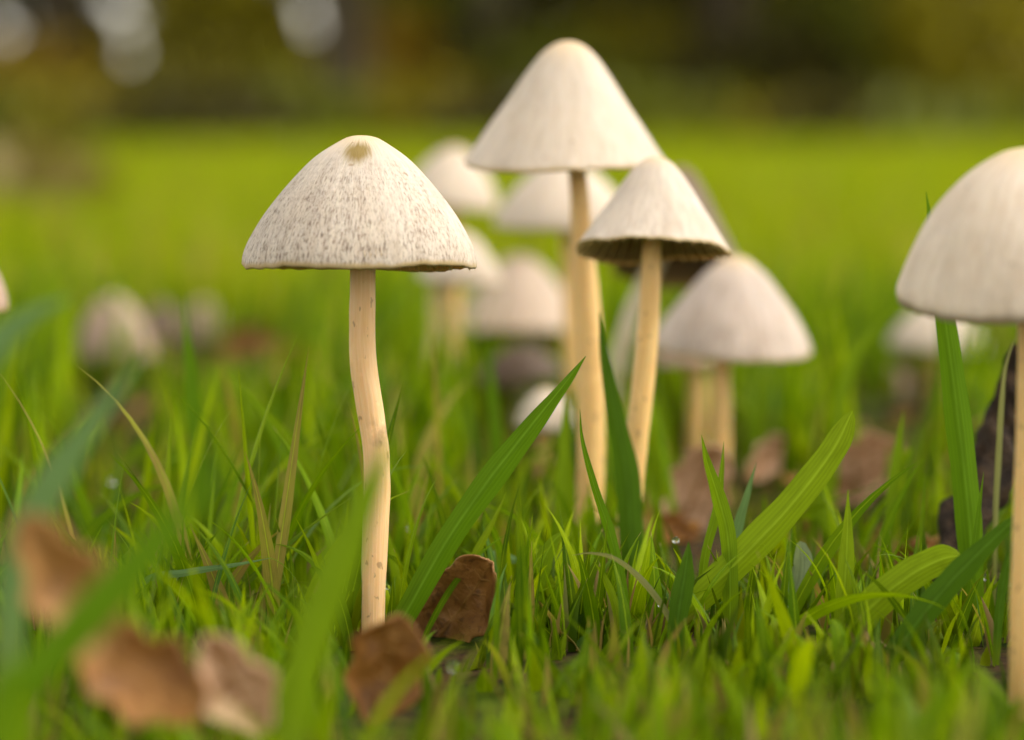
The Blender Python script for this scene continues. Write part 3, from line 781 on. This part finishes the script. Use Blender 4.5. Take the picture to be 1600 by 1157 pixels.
blade('small sharp blade above the blurred tan leaf', [(62, 772), (95, 825), (135, 875), (160, 930)], 12, 'green', 1.0)
blade('thin bluish blade lying level across the grass', [(425, 872), (360, 884), (290, 895), (220, 915)], 11, 'blue', 0.99)
blade('short blade with a curled yellow tip beside the rounded brown leaf', [(380, 960), (400, 975), (425, 1005), (450, 1040)], 14, 'lime', 0.97)
blade('short blade leaning over the curled yellow tip', [(475, 955), (455, 990), (425, 1025), (405, 1060)], 14, 'green', 0.97)
blade('short pointed blade beside the clear hanging dew drop', [(885, 983), (878, 1010), (862, 1050), (845, 1100)], 15, 'lime', 0.97)
blade('blunt pale grey green blade curving up behind the lime blades', [(1250, 846), (1254, 880), (1249, 915), (1234, 955), (1215, 1005)], 34, 'pale', 1.03, 0.1, 0.5, 0.3)
blade('dark broad blade slanting down from the ochre stem', [(1610, 790), (1560, 835), (1490, 905), (1420, 990), (1360, 1080)], 40, 'dark', 0.95, 0.15)
blade('thin blade rising against the ochre stem', [(1587, 838), (1574, 880), (1562, 950), (1556, 1040)], 15, 'dark', 0.96)
blade('short blade with a torn dry tip under the rounded lime blade', [(1402, 958), (1420, 985), (1448, 1025), (1475, 1075)], 14, 'dry', 0.96)
blade('thin lime blade just right of the long sweeping blade', [(792, 768), (770, 815), (745, 862), (728, 910)], 13, 'lime', 1.03)
blade('broad soft blade bending right above the bottom grass', [(882, 830), (862, 850), (838, 900), (815, 980), (800, 1070)], 34, 'mid', 1.02)
blade('bluish blade lying level behind the curled brown leaf', [(838, 880), (800, 874), (765, 872), (735, 885)], 22, 'blue', 1.06)
blade('blurred upright blade behind the blunt lime blade', [(1286, 690), (1284, 780), (1280, 870), (1276, 960)], 36, 'mid', 1.16)
blade('slim blurred blade left of the tall broad blade', [(1412, 640), (1402, 710), (1392, 800), (1388, 900)], 20, 'mid', 1.13)
blade('blurred blade curving up to the rim of the large rounded cap', [(1404, 480), (1372, 508), (1335, 560), (1312, 630), (1302, 720)], 20, 'mid', 1.3)
blade('broad soft blade in front of the dull beige cap', [(762, 520), (768, 600), (775, 690), (780, 760)], 22, 'green', 1.3)
blade('upright soft blade left of the tallest mushroom stem', [(884, 610), (882, 690), (880, 780), (878, 860)], 30, 'mid', 1.14)
blade('long soft blade leaning right over the low grass', [(1210, 555), (1195, 620), (1180, 690), (1172, 770)], 26, 'mid', 1.42)

# ------------------------------------------------------------------ fallen leaves
LM = {'rust': leaf_mat('leaf_rust', (0.42, 0.20, 0.055), (0.30, 0.125, 0.03), (0.15, 0.07, 0.025)),
      'dark': leaf_mat('leaf_dark', (0.36, 0.155, 0.025), (0.27, 0.105, 0.016), (0.14, 0.055, 0.012)),
      'pink': leaf_mat('leaf_pink', (0.76, 0.49, 0.32), (0.64, 0.37, 0.21), (0.40, 0.21, 0.10)),
      'tan': leaf_mat('leaf_tan', (0.46, 0.23, 0.06), (0.36, 0.165, 0.035), (0.20, 0.09, 0.02))}
def fallen_leaf(label, px, py, r, length, width, mat, rot=(0, 0, 0), curl=1.2, cup=0.6, lobes=4, seed=0.0):
    """oak leaf: length/width in photo pixels; rot = (pitch, roll, yaw) degrees"""
    u = unit(r); Ln, W = length * u, width * u
    nu, nv = 46, 15
    s = np.linspace(0, 1, nu); v = np.linspace(-1, 1, nv)
    V = np.zeros((nu, nv, 3))
    for i, si in enumerate(s):
        env = math.sin(math.pi * min(1, si * 0.92 + 0.05)) ** 0.6 * (0.62 + 0.38 * si)
        hw = 0.5 * W * env * (1 + 0.14 * math.cos(si * lobes * 2 * math.pi + seed))
        a = curl * (si - 0.4)
        cx = Ln * math.sin(a) / max(abs(curl), 1e-3) if abs(curl) > 1e-3 else Ln * (si - .4)
        cz = Ln * (1 - math.cos(a)) / curl if abs(curl) > 1e-3 else 0
        for j, vj in enumerate(v):
            b = cup * vj
            off = hw * math.sin(b) / cup; up = hw * (1 - math.cos(b)) / cup
            nn_ = noise.noise(Vector((si * 3.5 + seed, vj * 2.2, seed))) * 0.075 * W + noise.noise(Vector((si * 9 + seed, vj * 6, 4))) * 0.02 * W
            up += nn_ - 0.02 * W * math.cos(vj * math.pi)
            V[i, j] = (cx - math.sin(a) * up, off, cz + math.cos(a) * up)
    M = Matrix.Rotation(R_(rot[2]), 3, 'Z') @ Matrix.Rotation(R_(rot[1]), 3, 'Y') @ Matrix.Rotation(R_(rot[0]), 3, 'X')
    Mn = np.array(M)
    V = V.reshape(-1, 3) @ Mn.T
    c = at(px, py, r)
    if c.z + V[:, 2].min() > 0.003:                       # reach down to the turf
        pass
    o = empty('fallen_leaf', c, label, 'leaf', 'fallen brown leaves in the grass')
    # two skins, 0.25 mm apart, closed round the edge
    me = new_mesh('leaf_surface', V, grid_faces(nu, nv))
    sf = link('leaf_surface', me, LM[mat], o)
    md = sf.modifiers.new('thick', 'SOLIDIFY'); md.thickness = 0.0003; md.offset = 0
    mid = V.reshape(nu, nv, 3)[:, nv // 2]
    nrm = Mn @ np.array([0, 0, 1.0])
    Vt, Ft, _ = tube(mid, np.linspace(0.0006, 0.00015, nu) * max(1, u / 1e-4), 6)
    link('midrib', new_mesh('midrib', Vt, Ft), LM['tan'], o)
    Vs, Fs, off = [], [], 0
    G_ = V.reshape(nu, nv, 3)
    for k in range(6):
        i0 = 6 + k * 6
        for sgn in (-1, 1):
            pts = [G_[min(nu - 1, i0 + q), nv // 2 + sgn * q] for q in range(0, nv // 2)]
            Vt, Ft, _ = tube(np.array(pts), np.linspace(0.00028, 0.0001, len(pts)), 5)
            Vs.append(Vt); Fs.append(Ft + off); off += len(Vt)
    link('side_veins', new_mesh('side_veins', np.vstack(Vs), np.vstack(Fs)), LM['tan'], o)
    return o
fallen_leaf('curled rusty oak leaf propped against the foot of the bent stem', 704, 970, 1.03, 215, 165, 'rust', (82, -52, -12), 0.9, 0.8, 3, 1.0)
fallen_leaf('blurred dark rust leaf in front of the bent stem foot', 600, 1062, 0.85, 180, 170, 'dark', (80, -75, 10), 0.7, 0.8, 2, 2.6)
fallen_leaf('blurred tan leaf standing under the slanting bluish blade', 88, 895, 0.68, 260, 170, 'tan', (80, 60, 10), 0.6, 0.7, 3, 4.0)
fallen_leaf('blurred pinkish leaf beside the blurred blade that crosses the bent stem', 355, 1055, 0.74, 180, 155, 'pink', (80, 62, 8), 1.0, 0.9, 2, 5.0)
fallen_leaf('blurred dark brown leaf between the tan leaf and the pinkish leaf', 185, 1045, 0.72, 260, 190, 'dark', (64, 30, 0), 0.9, 0.8, 3, 6.5)
fallen_leaf('dark brown leaf in the grass under the tall broad blade', 1385, 905, 1.16, 150, 110, 'dark', (55, -20, 20), 1.2, 0.9, 3, 7.7)
fallen_leaf('pale pink leaf standing in the grass at the foot of the low grey cap', 1080, 785, 1.30, 170, 130, 'pink', (80, -65, 5), 0.8, 0.8, 3, 8.4)
fallen_leaf('pale beige leaf right of the low grey cap stem', 1190, 725, 1.40, 100, 70, 'pink', (70, -40, 30), 0.9, 0.9, 3, 9.4)
fallen_leaf('pinkish brown leaf behind the blunt lime blade tip', 1335, 750, 1.38, 170, 140, 'pink', (70, -30, -20), 0.8, 0.9, 3, 10.1)
fallen_leaf('orange leaf far back between the small pinkish cap and the sharp stem', 372, 545, 2.0, 80, 60, 'rust', (70, -40, 10), 0.8, 0.9, 3, 11.0)
fallen_leaf('small rust leaf behind the foot of the bent stem', 548, 985, 1.05, 90, 70, 'rust', (60, 40, -30), 1.1, 1.0, 3, 12.0)
fallen_leaf('reddish leaf blurred in the grass left of the dark twig', 1465, 690, 1.6, 90, 60, 'rust', (70, -30, 20), 1.0, 1.0, 3, 13.0)
fallen_leaf('brown leaf lying in the grass below the hanging cap of the tipped mushroom', 1030, 830, 1.25, 120, 80, 'dark', (45, 15, -20), 1.0, 1.0, 3, 14.0)
fallen_leaf('ragged brown leaf at the root of the dark twig', 1455, 870, 1.14, 130, 90, 'tan', (50, 20, 30), 1.2, 1.0, 3, 15.0)

for k in range(22):
    rr = random.uniform(1.7, 4.2); xx = random.uniform(20, 1580)
    if 520 < xx < 640: xx += 130
    g_ = gnd(xx, rr, 0.012)
    yy = 578.5 + ((CAM_H - 0.012) / (rr * D0) - math.sin(PITCH)) / math.cos(PITCH) * F_PX
    fallen_leaf('blurred brown leaf caught in the lawn behind the mushrooms', xx, yy, rr, 260 / rr, 170 / rr, random.choice(['pink', 'tan', 'rust', 'tan']),
                (random.uniform(40, 80), random.uniform(-50, 50), random.uniform(-60, 60)), random.uniform(.6, 1.2), 0.9, 3, 20.0 + k)

def litter():
    n = 330
    r = np.sqrt(rng.uniform(1.2 ** 2, 3.2 ** 2, n)); px = rng.uniform(-80, 1680, n)
    d = r * D0; x = (px - 800) / F_PX * d
    C = np.stack([x, d * 1.0 + 0.006, rng.uniform(0.000, 0.006, n)], -1)
    V, Fq = leaf_cloud(C, 0.0035)
    V[:, 2] = np.maximum(V[:, 2], -0.002) * 0.8
    tag(link('leaf_litter', new_mesh('leaf_litter', V, Fq), LM['dark']), 'scraps of broken brown leaves scattered on the soil', 'leaf litter', kind='stuff')
litter()

def leaf_drift():
    n = 150
    r = rng.uniform(4.5, 8.5, n); px = rng.normal(10, 70, n)
    d = r * D0
    C = np.stack([(px - 800) / F_PX * d, d, rng.uniform(0.012, 0.05, n)], -1)
    V, Fq = leaf_cloud(C, 0.022)
    V[:, 2] = np.abs(V[:, 2])
    tag(link('leaf_drift', new_mesh('leaf_drift', V, Fq), leaf_mat('leaf_drift', (0.20, 0.15, 0.015), (0.15, 0.11, 0.012), (0.09, 0.06, 0.01))), 'blurred drift of brown leaves on the meadow behind the tan cap', 'leaves', kind='stuff')
leaf_drift()

# ------------------------------------------------------------------ the dark rotten twig on the right
def twig():
    pts = [(1598, 540, 1.12, 30), (1585, 600, 1.12, 46), (1568, 665, 1.12, 62), (1548, 735, 1.11, 72), (1518, 800, 1.10, 72), (1488, 860, 1.09, 68), (1470, 900, 1.08, 56)]
    W = [tuple(at(a, b, r)) + (w_ * unit(r) * .5,) for a, b, r, w_ in pts]
    base = gnd(1462, 1.08); base.z = 0
    W.append((base.x, base.y, -0.003, 27 * unit(1.08)))
    o = empty('rotten_twig', base, 'dark rotten twig leaning behind the ochre stem', 'twig')
    sp = spline(W, 60)
    V, Fq, (n, sg) = tube(sp[:, :3] - np.array(base), sp[:, 3], 22, 0.75, 3.3)
    link('bark', new_mesh('bark', V, Fq, tube_uv(n, sg)), rough_mat('rotten_bark', (0.014, 0.008, 0.005), (0.06, 0.036, 0.018), 240.0, 0.7, 0.0015), o)
    pts = [(1545, 735, 1.11, 40), (1575, 715, 1.13, 34), (1605, 700, 1.15, 26), (1640, 690, 1.17, 14)]
    sp = spline([tuple(at(a, b, r)) + (w_ * unit(r) * .5,) for a, b, r, w_ in pts], 30)
    V, Fq, (n, sg) = tube(sp[:, :3] - np.array(base), sp[:, 3], 16, 0.7, 8.3)
    link('side_branch', new_mesh('side_branch', V, Fq, tube_uv(n, sg)), rough_mat('rotten_wood', (0.012, 0.008, 0.006), (0.05, 0.028, 0.014), 300.0, 0.5, 0.0015), o)
twig()
blade('dead straw coloured stalk beside the top of the dark twig', [(1590, 520), (1572, 570), (1565, 630), (1560, 720), (1556, 800)], 9, 'dry', 1.06)

# ------------------------------------------------------------------ dew
def dew_mat():
    t = NT('dew')
    t.b.inputs['Transmission Weight'].default_value = 1.0
    t.b.inputs['Roughness'].default_value = 0.0
    t.b.inputs['IOR'].default_value = 1.33
    t.b.inputs['Base Color'].default_value = (1, 1, 1, 1)
    return t.m
DEW = dew_mat()
def dew(px, py, r, dpx):
    rad = dpx * unit(r) * .5
    th = np.linspace(0, np.pi, 14); ph = np.linspace(0, 2 * np.pi, 20, endpoint=False)
    V = np.stack([np.sin(th)[:, None] * np.cos(ph), np.sin(th)[:, None] * np.sin(ph), (np.cos(th) * 0.94 + 0.04 * np.cos(th) ** 3)[:, None] * np.ones(20)], -1) * rad
    o = link('dew_drop', new_mesh('dew_drop', V.reshape(-1, 3), grid_faces(14, 20, True)[:, ::-1]), DEW, None, at(px, py, r))
    tag(o, DL.get((px, py), 'clear round dew drop clinging to a grass blade'), 'dew drop', 'dew drops on the grass')
DL = {(882, 1040): 'large clear dew drop beside the short pointed blade', (1056, 844): 'bright dew drop above the dark ribbed blade tip', (1032, 944): 'dew drop on the arching dry blade',
      (606, 918): 'tiny dew drop against the bent stem', (643, 824): 'blurred dew drop between the bent stem and the long sweeping blade', (708, 1042): 'blurred dew drop below the curled rusty leaf',
      (1540, 902): 'dew drop at the root of the tall broad blade', (176, 752): 'blurred dew drop above the thin level blade', (214, 908): 'dew drop at the end of the thin level bluish blade'}
for a in [(882, 1040, .98, 18), (1056, 844, 1.04, 11), (1032, 944, 1.0, 11), (1350, 1034, .98, 10), (606, 918, 1.01, 8), (643, 824, 1.12, 14),
          (176, 752, 1.2, 14), (708, 1042, .9, 20), (1540, 902, 1.04, 12), (1338, 1040, 1.0, 12), (214, 908, 1.0, 9), (1180, 1030, .97, 9), (425, 1088, .95, 12),
          (1462, 1000, 1.0, 10), (240, 985, 1.03, 8), (820, 905, 1.05, 8), (1228, 935, 1.05, 8), (350, 870, 1.08, 9)]:
    dew(*a)
